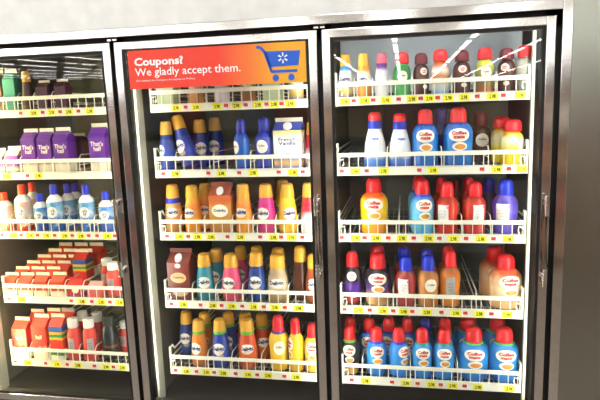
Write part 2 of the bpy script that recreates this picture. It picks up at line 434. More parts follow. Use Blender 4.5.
MATE = [(0, 0), (.40, 0), (.455, .012), (.47, .05), (.46, .16), (.465, .30), (.49, .42), (.50, .52), (.47, .60), (.40, .655), (.31, .695), (.275, .715), (.275, .74)]
MATECAP = [(.26, .715), (.295, .715), (.305, .73), (.30, .86), (.275, .935), (.21, .98), (.11, .998), (0, 1)]
BIG = [(0, 0), (.42, 0), (.475, .012), (.49, .05), (.485, .2), (.49, .36), (.50, .5), (.485, .59), (.42, .665), (.31, .715), (.25, .735), (.25, .76)]
BIGCAP = [(.24, .74), (.272, .74), (.28, .75), (.275, .88), (.25, .945), (.18, .985), (.09, .998), (0, 1)]
DEL = [(0, 0), (.42, 0), (.475, .015), (.49, .07), (.50, .22), (.49, .36), (.455, .5), (.40, .62), (.365, .69), (.345, .74)]
DELCAP = [(.34, .72), (.372, .72), (.378, .735), (.335, .92), (.30, .975), (.22, .997), (0, 1)]
SLIM = [(0, 0), (.44, 0), (.49, .015), (.50, .06), (.495, .25), (.45, .42), (.37, .57), (.30, .67), (.285, .71)]
JUG = [(0, 0), (.44, 0), (.49, .015), (.50, .06), (.50, .60), (.485, .63)]
JUGTOP = [(.48, .62), (.49, .64), (.42, .70), (.30, .745), (.23, .765), (.21, .79)]
JUGCAP = [(.20, .78), (.225, .78), (.235, .795), (.225, .965), (.20, .99), (0, 1)]
JUICE = [(0, 0), (.42, 0), (.48, .015), (.50, .05), (.48, .2), (.46, .4), (.47, .58), (.42, .68), (.34, .755), (.31, .785)]
JUICECAP = [(.30, .78), (.345, .78), (.36, .795), (.36, .97), (.33, .99), (0, 1)]

# style: kind, wrapper stops (height, colour), cap, band, label, description, (amp, hard)
R_ = CAPRED; G_ = CAPGOLD
ST = {
 'm_yellow': ('big', [(0, '#f0921e'), (.35, '#f7b81a'), (.5, '#fbd21e'), (.78, '#f8c020'), (.9, '#ef5a22')], R_, None, 'oval', 'large yellow creamer bottle with red cap', .08),
 'm_ltblue': ('mate', [(0, '#3f9fd0'), (.4, '#6cc0e4'), (.8, '#49a8dc'), (.95, '#2a62c0')], R_, BLUEBAND, 'oval', 'light blue creamer bottle with red cap', .1),
 'm_blue': ('mate', [(0, '#1c6cc0'), (.4, '#2e93dc'), (.7, '#2a80d0')], R_, BLUEBAND, 'oval', 'blue creamer bottle with blue neck band', .12),
 'm_bluegreen': ('mate', [(0, '#1c6cc0'), (.4, '#2c92d8'), (.7, '#2a86cc')], R_, TEALBAND, 'oval', 'blue creamer bottle with teal neck band', .12),
 'm_bigblue': ('big', [(0, '#1d62b4'), (.4, '#2a86d2'), (.8, '#226cc0')], R_, BLUEBAND, 'oval', 'large blue creamer bottle with red cap', .12),
 'm_bigbluegreen': ('big', [(0, '#1c68bc'), (.4, '#2d96de'), (.8, '#2684d0')], R_, GREENBAND, 'oval', 'large blue bottle with green neck band', .12),
 'm_blackgreen': ('mate', [(0, '#c79b5a'), (.28, '#b88a4c'), (.38, '#2a2420'), (.8, '#1f1d1e')], R_, GREENBAND, 'oval', 'black creamer bottle with green neck band', .06),
 'm_blackpurple': ('mate', [(0, '#2a1820'), (.18, '#b03030'), (.32, '#5a2f9a'), (.5, '#54298e'), (.62, '#241a28'), (.9, '#1c1720')], R_, None, 'small', 'black purple creamer bottle with red cap', .08),
 'm_blacktan': ('mate', [(0, '#caa46a'), (.3, '#b98e58'), (.42, '#51308a'), (.6, '#2b2230'), (.9, '#241c22')], R_, None, 'oval', 'black tan creamer bottle with red cap', .12),
 'm_redpanel': ('mate', [(0, '#b8201c'), (.5, '#d8402a'), (.8, '#d23a26'), (.95, '#a63024')], R_, None, 'panel', 'red creamer bottle, white panel, red cap', .1),
 'm_redbluecap': ('mate', [(0, '#8e2a30'), (.4, '#b63c3c'), (.8, '#b02e2c'), (.95, '#7a3a30')], CAPBLUE, None, 'panel', 'red creamer bottle, white panel, blue cap', .1),
 'm_purple': ('mate', [(0, '#4a3a9c'), (.4, '#6a58c4'), (.8, '#5040ac'), (.95, '#6a5ab0')], CAPBLUE, None, 'panel', 'purple bottle, white panel, blue cap', .1),
 'm_navy': ('mate', [(0, '#2a2c44'), (.5, '#4a4c60'), (.9, '#2c3050')], CAPNAVY, None, None, 'dark navy bottle with blue cap', .1),
 'm_navycap': ('mate', [(0, '#1d4f96'), (.5, '#2462ac'), (.9, '#1d4a90')], CAPNAVY, None, None, 'blue creamer bottle with navy cap', .1),
 'm_purplecap': ('mate', [(0, '#2a2a70'), (.5, '#34347c'), (.9, '#2a2a70')], CAPPURPLE, None, None, 'dark blue bottle with purple cap', .1),
 'm_amber': ('mate', [(0, '#a86a34'), (.4, '#c88a48'), (.8, '#b87838'), (.95, '#8c5830')], CAPBLUE, None, 'round', 'amber creamer bottle with blue cap', .1),
 'm_orangepanel': ('mate', [(0, '#c07020'), (.4, '#de8a2a'), (.8, '#cc7426'), (.95, '#9c4a2a')], R_, None, 'greypanel', 'orange creamer bottle, grey label, red cap', .1),
 'm_cream': ('big', [(0, '#e0a468'), (.3, '#f0c890'), (.5, '#f6dcb0'), (.8, '#eaa870'), (.92, '#d85a3a')], R_, None, 'oval', 'large beige creamer bottle with red cap', .14),
 'm_yellowwhite': ('wide', [(0, '#f2d028'), (.45, '#f6de3a'), (.7, '#efe6c0'), (.9, '#f2c92c')], R_, None, 'panel', 'yellow white bottle with broad red cap', .14),
 'm_brown': ('mate', [(0, '#4a2c1c'), (.5, '#5e3a24'), (.9, '#44281c')], CAPSHADED, None, 'round', 'dark brown bottle with maroon cap', .1),  # brown bottle, wrapper and cap darkened in colour to look shaded
 'm_shadered': ('wide', [(0, '#4a2a28'), (.5, '#6a4038'), (.9, '#4c2a2a')], CAPSHADED, None, 'small', 'dark maroon creamer bottle with maroon cap', .1),  # dim red-capped bottles: shade is painted into cap and wrapper
 'm_green': ('wide', [(0, '#3a9a50'), (.3, '#58ac62'), (.7, '#2f8a44'), (.95, '#2c8a40')], R_, GREENBAND, 'round', 'green creamer bottle with red cap', .1),
 'm_multi': ('wide', [(0, '#5aa0c8'), (.3, '#d8d4c8'), (.5, '#c8742c'), (.68, '#e8e2d4'), (.9, '#d8642c')], R_, None, None, 'orange white blue bottle with red cap', .12),
 'm_yellowgreen': ('wide', [(0, '#b85a30'), (.3, '#8a7a48'), (.6, '#8c9238'), (.9, '#c8c840')], R_, None, 'round', 'yellow green creamer bottle with red cap', .1),
 'm_grey': ('wide', [(0, '#8c8a7c'), (.5, '#a8a696'), (.9, '#9c9a8c')], R_, None, None, 'pale grey creamer bottle with red cap', .1),
 'm_yellowpurple': ('mate', [(0, '#d8a828'), (.4, '#f0c832'), (.8, '#e8b82c')], R_, PURPLEBAND, 'round', 'yellow creamer bottle, purple neck, red cap', .1),
 'm_yellowpanel': ('mate', [(0, '#c89a24'), (.4, '#ecc430'), (.8, '#e0b02a')], R_, None, 'oval', 'slender yellow creamer bottle with red cap', .1),
 'm_yellowlabel': ('mate', [(0, '#dca83a'), (.4, '#f2d25a'), (.8, '#e8c040')], R_, None, 'oval', 'pale yellow creamer bottle with white label', .1),
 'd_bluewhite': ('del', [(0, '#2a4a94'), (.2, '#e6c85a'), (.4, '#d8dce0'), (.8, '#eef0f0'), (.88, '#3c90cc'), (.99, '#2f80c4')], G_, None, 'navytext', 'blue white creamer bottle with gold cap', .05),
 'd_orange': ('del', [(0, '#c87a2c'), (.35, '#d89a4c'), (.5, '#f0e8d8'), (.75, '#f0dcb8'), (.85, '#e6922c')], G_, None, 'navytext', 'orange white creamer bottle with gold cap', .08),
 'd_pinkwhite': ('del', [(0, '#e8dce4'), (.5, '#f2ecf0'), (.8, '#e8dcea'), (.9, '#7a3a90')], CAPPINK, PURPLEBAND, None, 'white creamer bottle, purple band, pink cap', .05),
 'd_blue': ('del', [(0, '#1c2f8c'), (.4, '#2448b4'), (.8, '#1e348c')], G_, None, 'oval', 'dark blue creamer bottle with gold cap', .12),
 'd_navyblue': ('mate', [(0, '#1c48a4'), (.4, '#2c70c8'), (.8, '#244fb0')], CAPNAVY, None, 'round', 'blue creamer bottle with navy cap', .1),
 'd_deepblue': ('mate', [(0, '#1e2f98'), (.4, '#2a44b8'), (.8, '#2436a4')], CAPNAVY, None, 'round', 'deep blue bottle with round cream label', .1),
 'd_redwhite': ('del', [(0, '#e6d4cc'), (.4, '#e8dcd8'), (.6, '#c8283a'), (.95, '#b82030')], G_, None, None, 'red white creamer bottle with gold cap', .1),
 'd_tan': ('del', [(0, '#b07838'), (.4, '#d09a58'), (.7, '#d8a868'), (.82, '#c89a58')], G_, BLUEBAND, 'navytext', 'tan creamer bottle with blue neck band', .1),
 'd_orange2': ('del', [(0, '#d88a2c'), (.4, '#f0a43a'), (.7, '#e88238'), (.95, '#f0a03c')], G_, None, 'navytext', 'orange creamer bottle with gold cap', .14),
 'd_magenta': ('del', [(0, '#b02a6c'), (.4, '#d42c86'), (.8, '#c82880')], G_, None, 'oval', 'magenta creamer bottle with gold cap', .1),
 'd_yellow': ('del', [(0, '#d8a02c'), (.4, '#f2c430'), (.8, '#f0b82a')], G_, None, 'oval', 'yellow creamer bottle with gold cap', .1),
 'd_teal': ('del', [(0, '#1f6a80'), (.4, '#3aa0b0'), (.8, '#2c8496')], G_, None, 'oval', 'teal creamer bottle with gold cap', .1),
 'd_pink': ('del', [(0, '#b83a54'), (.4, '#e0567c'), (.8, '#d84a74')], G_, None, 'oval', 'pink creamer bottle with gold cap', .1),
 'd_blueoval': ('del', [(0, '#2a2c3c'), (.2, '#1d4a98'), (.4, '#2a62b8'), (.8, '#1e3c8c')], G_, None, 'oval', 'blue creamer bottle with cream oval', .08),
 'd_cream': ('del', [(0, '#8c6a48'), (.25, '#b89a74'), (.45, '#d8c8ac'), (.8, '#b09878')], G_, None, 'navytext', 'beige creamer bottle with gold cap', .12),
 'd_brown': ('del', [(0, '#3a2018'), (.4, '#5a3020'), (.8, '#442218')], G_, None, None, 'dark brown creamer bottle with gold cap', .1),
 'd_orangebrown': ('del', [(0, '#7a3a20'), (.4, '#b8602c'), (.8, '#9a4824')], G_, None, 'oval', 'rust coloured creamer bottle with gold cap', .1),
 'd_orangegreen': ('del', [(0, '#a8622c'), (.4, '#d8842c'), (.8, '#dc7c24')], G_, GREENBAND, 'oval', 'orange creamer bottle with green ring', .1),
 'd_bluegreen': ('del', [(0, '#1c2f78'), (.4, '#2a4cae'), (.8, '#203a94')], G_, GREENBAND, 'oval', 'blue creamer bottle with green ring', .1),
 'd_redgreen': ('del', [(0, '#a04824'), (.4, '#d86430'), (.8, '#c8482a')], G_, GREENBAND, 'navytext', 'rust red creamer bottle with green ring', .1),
 's_white': ('slim', [(0, '#2a60c0'), (.2, '#5a8ad4'), (.3, '#e8eaec'), (.95, '#eeeeec')], R_, BLUEBAND, 'bluetext', 'white conical bottle, blue collar, red cap', .05),
 'j_red': ('jug', [(0, '#d8362a'), (.3, '#dc4630'), (.4, '#e8dcd4'), (.95, '#e8b8a8')], mat('orange_red_cap', '#e8442a', .35), None, 'jug', 'tall red white bottle with red cap', .5),
 'j_redsmall': ('jug', [(0, '#e0604a'), (.3, '#e88a78'), (.45, '#f0ddd4'), (.95, '#f0d8d0')], mat('orange_red_cap', '#e8442a', .35), None, 'jug', 'short red white bottle with red cap', .4),
 'j_blue': ('jug', [(0, '#2458a8'), (.35, '#2c6cb8'), (.5, '#b8d0e0'), (.95, '#5a9ac8')], CAPBLUE, None, 'jug', 'tall blue white bottle with blue cap', .5),
 'j_bluesmall': ('jug', [(0, '#2450a8'), (.5, '#3264b8'), (.6, '#a8c4e0'), (.95, '#4a84c8')], CAPBLUE, None, 'jug', 'short blue milk bottle with blue cap', .4),
 'u_red': ('juice', [(0, '#d04a48'), (.5, '#dc3c3a'), (.9, '#d8483c')], CAPWHITE, None, 'greypanel', 'red juice bottle with white ribbed cap', .05),
 'u_dark': ('juice', [(0, '#161a19'), (.34, '#1c2222'), (.40, '#8a5a38'), (.46, '#20262c'), (.95, '#161c1e')], mat('dark_cap', '#1c2422', .4), None, None, 'black bottle with dark cap', .04),
 'c_purple': ('carton', [(0, '#e8d8b4'), (.22, '#ece0c8'), (.34, '#6a2f9a'), (.95, '#5f2a90')], None, None, 'half', 'tall purple carton with cream top', .06),
 'c_purplesmall': ('carton', [(0, '#2c2620'), (.2, '#e0d4b8'), (.4, '#8a4aa8'), (.95, '#8a48a8')], None, None, None, 'short purple carton with cream top', .06),
 'c_whiteblue': ('carton', [(0, '#2a58b8'), (.16, '#dcb060'), (.32, '#3a78d0'), (.42, '#e8e8e6'), (.8, '#e8e8e2'), (.98, '#ecc868')], CAPWHITE, None, 'vanilla', 'wide white blue carton with screw cap', .06),
 'c_orange': ('carton', [(0, '#a8743c'), (.3, '#c8904c'), (.7, '#d89a50'), (.85, '#d06a34')], CAPWHITE, None, 'oval', 'orange brown carton with white screw cap', .06),
 'c_maroon': ('carton', [(0, '#5a2420'), (.5, '#6a2a26'), (.9, '#7a3028')], CAPWHITE, None, 'oval2', 'maroon carton with gold oval label', .05),
 'c_red': ('carton', [(0, '#f0e4cc'), (.28, '#f2e6d4'), (.4, '#d8302a'), (.95, '#dc382c')], None, None, 'wave', 'red carton with cream top and base', .16),
 'c_redsmall': ('carton', [(0, '#ecd8b8'), (.3, '#f0e0c8'), (.42, '#d83c28'), (.95, '#dc4430')], None, None, None, 'small red carton with cream top', .1),
 'c_multi': ('carton', [(0, '#e0d8c0'), (.14, '#4a8a4c'), (.24, '#e8c83c'), (.32, '#d8342c'), (.60, '#e8b838'), (.67, '#2f8a50'), (.76, '#d8a82c'), (.84, '#2f58a8')], None, None, None, 'carton striped blue yellow and red', .03),
 'c_redlabel': ('carton', [(0, '#2f5a94'), (.3, '#d02a28'), (.9, '#d8302c')], None, None, 'dot', 'small red carton with round white label', .05),
 'c_pink': ('carton', [(0, '#d85a5c'), (.5, '#e06a68'), (.9, '#e88078')], None, None, None, 'short pink carton', .05),
 'c_teal': ('carton', [(0, '#3a8a7c'), (.5, '#3f9a8c'), (.9, '#48a090')], None, None, None, 'teal carton with cream top', .05),
 'c_brown': ('carton', [(0, '#5a3a24'), (.5, '#6a4428'), (.9, '#4c3020')], None, None, None, 'brown carton with cream top', .05),
 'c_darkberry': ('carton', [(0, '#d8ccb0'), (.1, '#4a2438'), (.5, '#582a44'), (.9, '#4a2030')], None, None, None, 'dark berry coloured carton with cream top', .05),
 'c_pale': ('carton', [(0, '#b8c8a0'), (.5, '#c8d4b0'), (.9, '#a8bc90')], None, None, None, 'pale green carton', .1),
}
FIN = mat('cream_carton_top', '#efe6cf', 0.5)
NEUTRALTOP = {'c_whiteblue': '#3a52b4', 'c_maroon': '#7c3a30', 'c_orange': '#a8553a', 'c_pink': '#e8a8a0', 'c_redlabel': '#d8302c', 'c_multi': '#c83028'}

def gable_top(z0, zr, zf, front=0.5):
    """Sloped carton roof with its folded side gussets."""
    bm = bmesh.new()
    b = [bm.verts.new(p) for p in ((-.5, -.5, z0), (.5, -.5, z0), (.5, .5, z0), (-.5, .5, z0))]
    r = [bm.verts.new(p) for p in ((-.5, -.03, zr), (.5, -.03, zr), (.5, .03, zr), (-.5, .03, zr))]
    gl = bm.verts.new((-.33, 0, z0+(zr-z0)*.55)); gr = bm.verts.new((.33, 0, z0+(zr-z0)*.55))
    bm.faces.new((b[0], b[1], r[1], r[0])); bm.faces.new((b[2], b[3], r[3], r[2]))
    for q in ((b[1], gr, r[1]), (b[2], r[2], gr), (b[1], b[2], gr), (r[1], gr, r[2]), (b[0], r[0], gl), (b[3], gl, r[3]), (b[0], gl, b[3]), (r[0], r[3], gl)):
        bm.faces.new(q)
    bm.faces.new((r[0], r[1], r[2], r[3])); return bm

def build_item(style):
    kind, stops, cap, band, lab, desc, amp = ST[style]
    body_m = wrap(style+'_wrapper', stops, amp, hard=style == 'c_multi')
    root = empty('milk_carton' if kind == 'carton' else {'jug': 'milk_bottle', 'juice': 'juice_bottle'}.get(kind, 'creamer_bottle'))
    if kind == 'carton':
        short = style in ('c_redsmall', 'c_purplesmall', 'c_redlabel', 'c_pink')
        zb, zr = (.66, .88) if short else (.76, .92)
        b = obj('body', BX(-.5, .5, -.5, .5, 0, zb, bev=.012), body_m, root)
        topcol = NEUTRALTOP.get(style)
        roofm = FIN if style in ('c_purplesmall',) else (mat(style+'_roof', topcol, .5) if topcol else mat(style+'_roof', stops[-1][1], .5))
        obj('gable_roof', gable_top(zb-.002, zr, 1), roofm, root)
        finm = FIN if not topcol or style in ('c_whiteblue', 'c_multi') else mat(style+'_fin', topcol, .5)
        obj('top_seam', BX(-.5, .5, -.03, .03, zr-.03, 1, bev=.006), finm, root)
        if cap:
            c = obj('screw_cap', lathe([(.15, 0), (.16, .01), (.155, .07), (.13, .075), (0, .075)], 20), cap, root, True)
            c.location = (0, -.32, zb+.035); c.rotation_euler = (math.radians(22), 0, 0); c['label'] = 'white screw cap'
        S = flat_surface(.5)
        o1, o2, o3 = .004, .008, .012
    else:
        prof, cprof = {'mate': (MATE, MATECAP), 'big': (BIG, BIGCAP), 'wide': (BIG, [(r*1.45 if r else 0, z) for r, z in BIGCAP]), 'del': (DEL, DELCAP), 'slim': (SLIM, [(.27, .84), (.28, .84), (.29, .85), (.27, .95), (.20, .99), (0, 1)]),
                       'jug': (JUG, JUGCAP), 'juice': (JUICE, JUICECAP)}[kind]
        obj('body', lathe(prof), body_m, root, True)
        if kind == 'jug': obj('shoulder', lathe(JUGTOP), CAPWHITE, root, True)
        if kind == 'juice':
            bm = lathe(cprof, 36)
            for v in bm.verts:
                if v.co.xy.length > .34 and round(math.atan2(v.co.x, -v.co.y)/(2*PI/36)) % 2: v.co.x *= .94; v.co.y *= .94
            obj('cap', bm, cap, root, True)
        else: obj('cap', lathe(cprof), cap, root, True)
        if band:
            if kind == 'del': bp = [(.36, .70), (.375, .705), (.383, .74), (.372, .765), (.34, .766)]
            elif kind == 'slim': bp = [(.28, .69), (.305, .70), (.31, .71), (.295, .84), (.27, .842)]
            else: bp = [(.30, .675), (.345, .68), (.34, .70), (.315, .728), (.27, .73)]
            if style == 'd_tan': bp = [(.37, .60), (.425, .61), (.40, .70), (.375, .71), (.34, .71)]
            obj('neck_band', lathe(bp), band, root, True)
        S = round_surface(prof); o1, o2, o3 = .006, .012, .016
    # printed labels and lettering
    if lab == 'oval' and kind in ('mate', 'big', 'wide'):
        l = obj('label', patch_oval(S, 0, .53, .36, .115, o1), CREAM, root)
        obj('lettering', patch_text(S, 'Coffee\nmate', 0, .535, .50, .13, o3, .045), REDINK, l)
        l2 = obj('cup_picture', patch_oval(S, .02, .335, .25, .075, o1), CREAM, root)
        obj('coffee', patch_oval(S, .04, .33, .18, .045, o2), ORANGEPIC, l2)
    elif lab == 'oval' and kind == 'carton':
        l = obj('label', patch_oval(S, 0, .45, .38, .13, o1), CREAM, root)
        obj('lettering', patch_text(S, 'Delight', 0, .45, .56, .075, o2, .03), NAVY, l)
    elif lab == 'oval2':
        l = obj('label', patch_oval(S, 0, .46, .36, .105, o1), mat('gold_oval', '#c8a068', .5), root)
        obj('lettering', patch_text(S, 'Delight', 0, .46, .52, .06, o2, .03), NAVY, l)
        obj('picture', patch_oval(S, .05, .17, .36, .09, o1), mat('tan_picture', '#b89880', .5), root)
        obj('crest', patch_oval(S, 0, .70, .13, .045, o1), PAPER, root)
    elif lab == 'oval':
        l = obj('label', patch_oval(S, 0, .40, .36, .125, o1), CREAM, root)
        obj('lettering', patch_text(S, 'Delight', 0, .40, .68, .11, o3, .04), NAVY, l)
        obj('picture', patch_oval(S, .1, .26, .2, .05, o1*.6), mat('tan_picture', '#b89880', .5), root)
    elif lab == 'navytext':
        l = obj('label', patch_oval(S, 0, .42, .37, .10, o1), mat('pale_oval', '#efe4cf', .5), root)
        obj('lettering', patch_text(S, 'Delight', 0, .42, .70, .11, o3, .04), NAVY, l)
    elif lab == 'bluetext':
        obj('lettering', patch_text(S, 'mate', 0, .52, .34, .05, o2, .03), mat('blue_print', '#2a50c0', .5), root)
    elif lab == 'small':
        l = obj('label', patch_oval(S, 0, .56, .24, .085, o1), CREAM, root)
        obj('lettering', patch_text(S, 'Coffee\nmate', 0, .56, .28, .08, o3, .03), REDINK, l)
        obj('picture', patch_oval(S, .1, .2, .17, .05, o1), CREAM, root)
    elif lab == 'round':
        l = obj('label', patch_oval(S, .04, .44, .30, .13, o1), CREAM, root)
        obj('lettering', patch_text(S, 'Coffee', .04, .46, .34, .045, o3, .03), mat('brown_print', '#7a5a48', .5), l)
    elif lab == 'panel':
        l = obj('label', patch_oval(S, -.02, .40, .26, .17, o1, square=True), PAPER, root)
        obj('fine_print', patch_text(S, 'nutrition facts\nserving size\ncalories', -.02, .40, .36, .16, o3), GREYLABEL, l)
    elif lab == 'greypanel':
        l = obj('label', patch_oval(S, .0, .38, .22, .17, o1, square=True), GREYLABEL, root)
        obj('fine_print', patch_text(S, 'nutrition facts\nserving size\ncalories', 0, .38, .34, .16, o3), mat('grey_print', '#77726e', .5), l)
    elif lab == 'jug':
        l = obj('label', patch_oval(S, .08, .42, .30, .12, o1), PAPER, root)
        obj('lettering', patch_text(S, 'half &\nhalf', .08, .42, .34, .12, o3, .02), mat('brown_print', '#7a5a48', .5), l)
    elif lab == 'half':
        obj('lettering', patch_text(S, "That's\nhalf", 0, .53, .80, .20, o1, .02), FIN, root)
    elif lab == 'vanilla':
        obj('lettering', patch_text(S, 'French\nVanilla', 0, .545, .62, .15, o1, .02), NAVY, root)
    elif lab == 'wave':
        obj('lettering', patch_text(S, 'half', 0, .52, .45, .10, o1, .02), FIN, root)
    elif lab == 'dot':
        obj('label', patch_oval(S, .12, .42, .26, .2, o1), CREAM, root)
    return root

def dup(src):
    r = src.copy(); COL.objects.link(r)
    for ch in list(src.children):
        c = ch.copy(); COL.objects.link(c); c.parent = r
        for g in list(ch.children):
            d = g.copy(); COL.objects.link(d); d.parent = c
    return r

CATS = {'carton': 'carton', 'jug': 'bottle', 'juice': 'bottle'}
# how each one is told apart: the shelf, then its rank among its look-alikes on that shelf
peers = {}
for it in ITEMS: peers.setdefault((it[0], it[1], ST[it[2]][5]), []).append(it)
def rows_of(L):
    front = [i for i in L if i[4] < RAIL_Y+.018+i[5]*.5+.3*i[5]]
    return sorted(front, key=lambda i: i[3]), sorted([i for i in L if i not in front], key=lambda i: (round(i[4], 2), i[3]))
def item_label(it):
    d, s, desc = it[0], it[1], ST[it[2]][5]
    front, back = rows_of(peers[d, s, desc])
    place = '%s shelf, %s door' % (SHELF_WORD[s], DOOR_WORD[d])
    if len(front)+len(back) == 1: return desc + ', ' + place
    if it in front:
        if len(front) == 1: return desc + ', front, ' + place
        return '%s, %s from left in front, %s' % (desc, ORD[front.index(it)], place)
    ys = sorted({round(i[4], 2) for i in back}); r = ys.index(round(it[4], 2))
    if len(back) == 1: return desc + ', behind, ' + place
    if len(back) > 8:       # the deep block of small cartons
        same = sorted([i for i in back if round(i[4], 2) == round(it[4], 2)], key=lambda i: i[3])
        col = ['left', 'middle', 'right'][same.index(it)] if len(same) == 3 else ORD[same.index(it)]
        return '%s, %s row, %s of row, %s' % (desc, ORD[r+1], col, place)
    bx = sorted(back, key=lambda i: i[3])
    return '%s, %s from left behind, %s' % (desc, ORD[bx.index(it)], place)

proto = {}
used = set()
for it in ITEMS:
    d, s, style, x, y, w, h, turn, tilt = it
    if style not in proto: proto[style] = build_item(style)
    root = proto[style] if style not in used else dup(proto[style])
    used.add(style)
    root.location = (x, y, SHELF_Z[s]+.032 + (w*.5*abs(math.sin(math.radians(tilt))) if tilt else 0))
    root.rotation_euler = (0, math.radians(tilt), math.radians(turn))
    root.scale = (w, w, h)
    kind = ST[style][0]
    tag(root, item_label(it), CATS.get(kind, 'bottle'), ST[style][5].split(' with ')[0].split(',')[0] + 's in the cooler')

# ------------------------------------------------------------------ shelves
DIVIDE = {}
for it in ITEMS: DIVIDE.setdefault((it[0], it[1]), []).append((it[3], it[5], it[4]))
for d in (1, 2, 3):
    x0, x1 = SPAN[d]
    for s in range(1, 6):
        z = SHELF_Z[s]; t = empty('wire_shelf', ((x0+x1)/2, RAIL_Y, z))
        t.matrix_basis = Matrix.Translation(((x0+x1)/2, RAIL_Y, z))
        O = Vector(((x0+x1)/2, RAIL_Y, z))
        def put(name, bm, m, smooth=False):
            for v in bm.verts: v.co -= O
            return obj(name, bm, m, t, smooth)
        zd = z+.032; yb = .74
        bm = bmesh.new(); n = int((x1-x0)/.022)
        for i in range(n+1):
            x = x0+.006+(x1-x0-.012)*i/n; tube(bm, [(x, RAIL_Y+.012, zd-.0022), (x, yb, zd-.0022)], .0021, 5)
        for yy in (RAIL_Y+.06, RAIL_Y+.22, RAIL_Y+.40, yb): tube(bm, [(x0, yy, zd-.0064), (x1, yy, zd-.0064)], .003, 5)
        for xx in (x0+.004, x1-.004): tube(bm, [(xx, RAIL_Y+.012, zd-.008), (xx, yb, zd-.008)], .004, 5)
        put('wire_deck', bm, DECKWIRE, True)
        put('price_rail', box(BX(x0, x1, RAIL_Y, RAIL_Y+.004, z+.003, z+.034, bev=.001), x0, x1, RAIL_Y, RAIL_Y+.010, z+.031, z+.035), WHITE)
        bm = bmesh.new(); n = int((x1-x0)/.036)
        for i in range(n+1):
            x = x0+.008+(x1-x0-.016)*i/n; tube(bm, [(x, RAIL_Y+.008, z+.03), (x, RAIL_Y+.008, z+.088)], .0018, 5)
        box(bm, x0, x1, RAIL_Y+.002, RAIL_Y+.007, z+.073, z+.089, bev=.0015)
        put('front_fence', bm, WHITE)
        for xx, sg in ((x0, 1), (x1, -1)):
            bm = box(bmesh.new(), xx-.004, xx+.004, RAIL_Y-.001, RAIL_Y+.012, z+.002, z+.125, bev=.002)
            tube(bm, [(xx, RAIL_Y+.006, z+.118), (xx, RAIL_Y+.03, z+.122), (xx, RAIL_Y+.05, z+.10), (xx, yb, z+.10)], .0035, 6)
            tube(bm, [(xx, RAIL_Y+.008, z+.075), (xx, yb, z+.075)], .0028, 6); tube(bm, [(xx, RAIL_Y+.008, z+.05), (xx, yb, z+.05)], .0028, 6)
            tube(bm, [(xx+sg*.004, RAIL_Y-.002, z+.062), (xx+sg*.022, RAIL_Y-.002, z+.066), (xx+sg*.024, RAIL_Y-.001, z+.05), (xx+sg*.02, RAIL_Y-.001, z+.04)], .003, 6)
            put('end_bracket', bm, WHITE)
        fr = sorted([q for q in DIVIDE.get((d, s), []) if q[2] < RAIL_Y+.1])
        for (xa, wa, ya), (xb, wb, yb2) in zip(fr, fr[1:]):
            if (xb-wb/2)-(xa+wa/2) < .009: continue
            xm = (xa+wa/2+xb-wb/2)/2
            bm = bmesh.new()
            tube(bm, [(xm, RAIL_Y+.011, zd+.002), (xm, RAIL_Y+.014, zd+.055), (xm, RAIL_Y+.03, zd+.072), (xm, RAIL_Y+.05, zd+.07), (xm, yb, zd+.06)], .0022, 5)
            tube(bm, [(xm, RAIL_Y+.014, zd+.03), (xm, yb, zd+.025)], .0018, 5)
            put('lane_divider', bm, WHITE, True)
        tag(t, 'white wire shelf with price rail, %s shelf behind the %s door' % (SHELF_WORD[s], DOOR_WORD[d]), 'shelf', 'wire shelves in the cooler')

# ------------------------------------------------------------------ price tags
def tag_proto(col):
    if col == 'y':
        r = link('price_tag', mesh_from('price_tag', BX(-.0185, .0185, -.0012, 0, -.0118, .0118, bev=.0004), YELLOW))
        link('price_figures', mesh_from('price_figures', flat_text('2.98', 0, -.0015, 0, .022, .03, height=.014), INK), r)
    else:
        r = link('offer_tag', mesh_from('offer_tag', BX(-.0112, .0112, -.0012, 0, -.0105, .0105, bev=.0004), CARD))
        link('red_patch', mesh_from('red_patch', BX(-.0095, .0075, -.0016, -.001, -.004, .0085), RED), r)
        link('fine_print', mesh_from('fine_print', flat_text('each', .002, -.0015, -.006, .014, .0, height=.004), mat('violet_print', '#8a6aa0', .5)), r)
    return r
TP = {}; nums = {}
for d, s, xs, cs in TAGS:
    cnt = {'y': 0, 'r': 0}; tot = {'y': cs.count(1), 'r': cs.count(0)}
    for x, yellow in zip(xs, cs):
        c = 'y' if yellow else 'r'
        if c not in TP: TP[c] = tag_proto(c); o = TP[c]
        else: o = dup(TP[c])
        o.location = (x, RAIL_Y, SHELF_Z[s]+.0185)
        k = cnt[c]; cnt[c] += 1
        nm = 'yellow price tag' if c == 'y' else 'small white tag with red patch'
        w = ORD[k]+' from left' if tot[c] > 1 else 'only one'
        tag(o, '%s, %s on the %s shelf rail, %s door' % (nm, w, SHELF_WORD[s], DOOR_WORD[d]), 'price tag', 'yellow price tags' if c == 'y' else 'white and red offer tags')

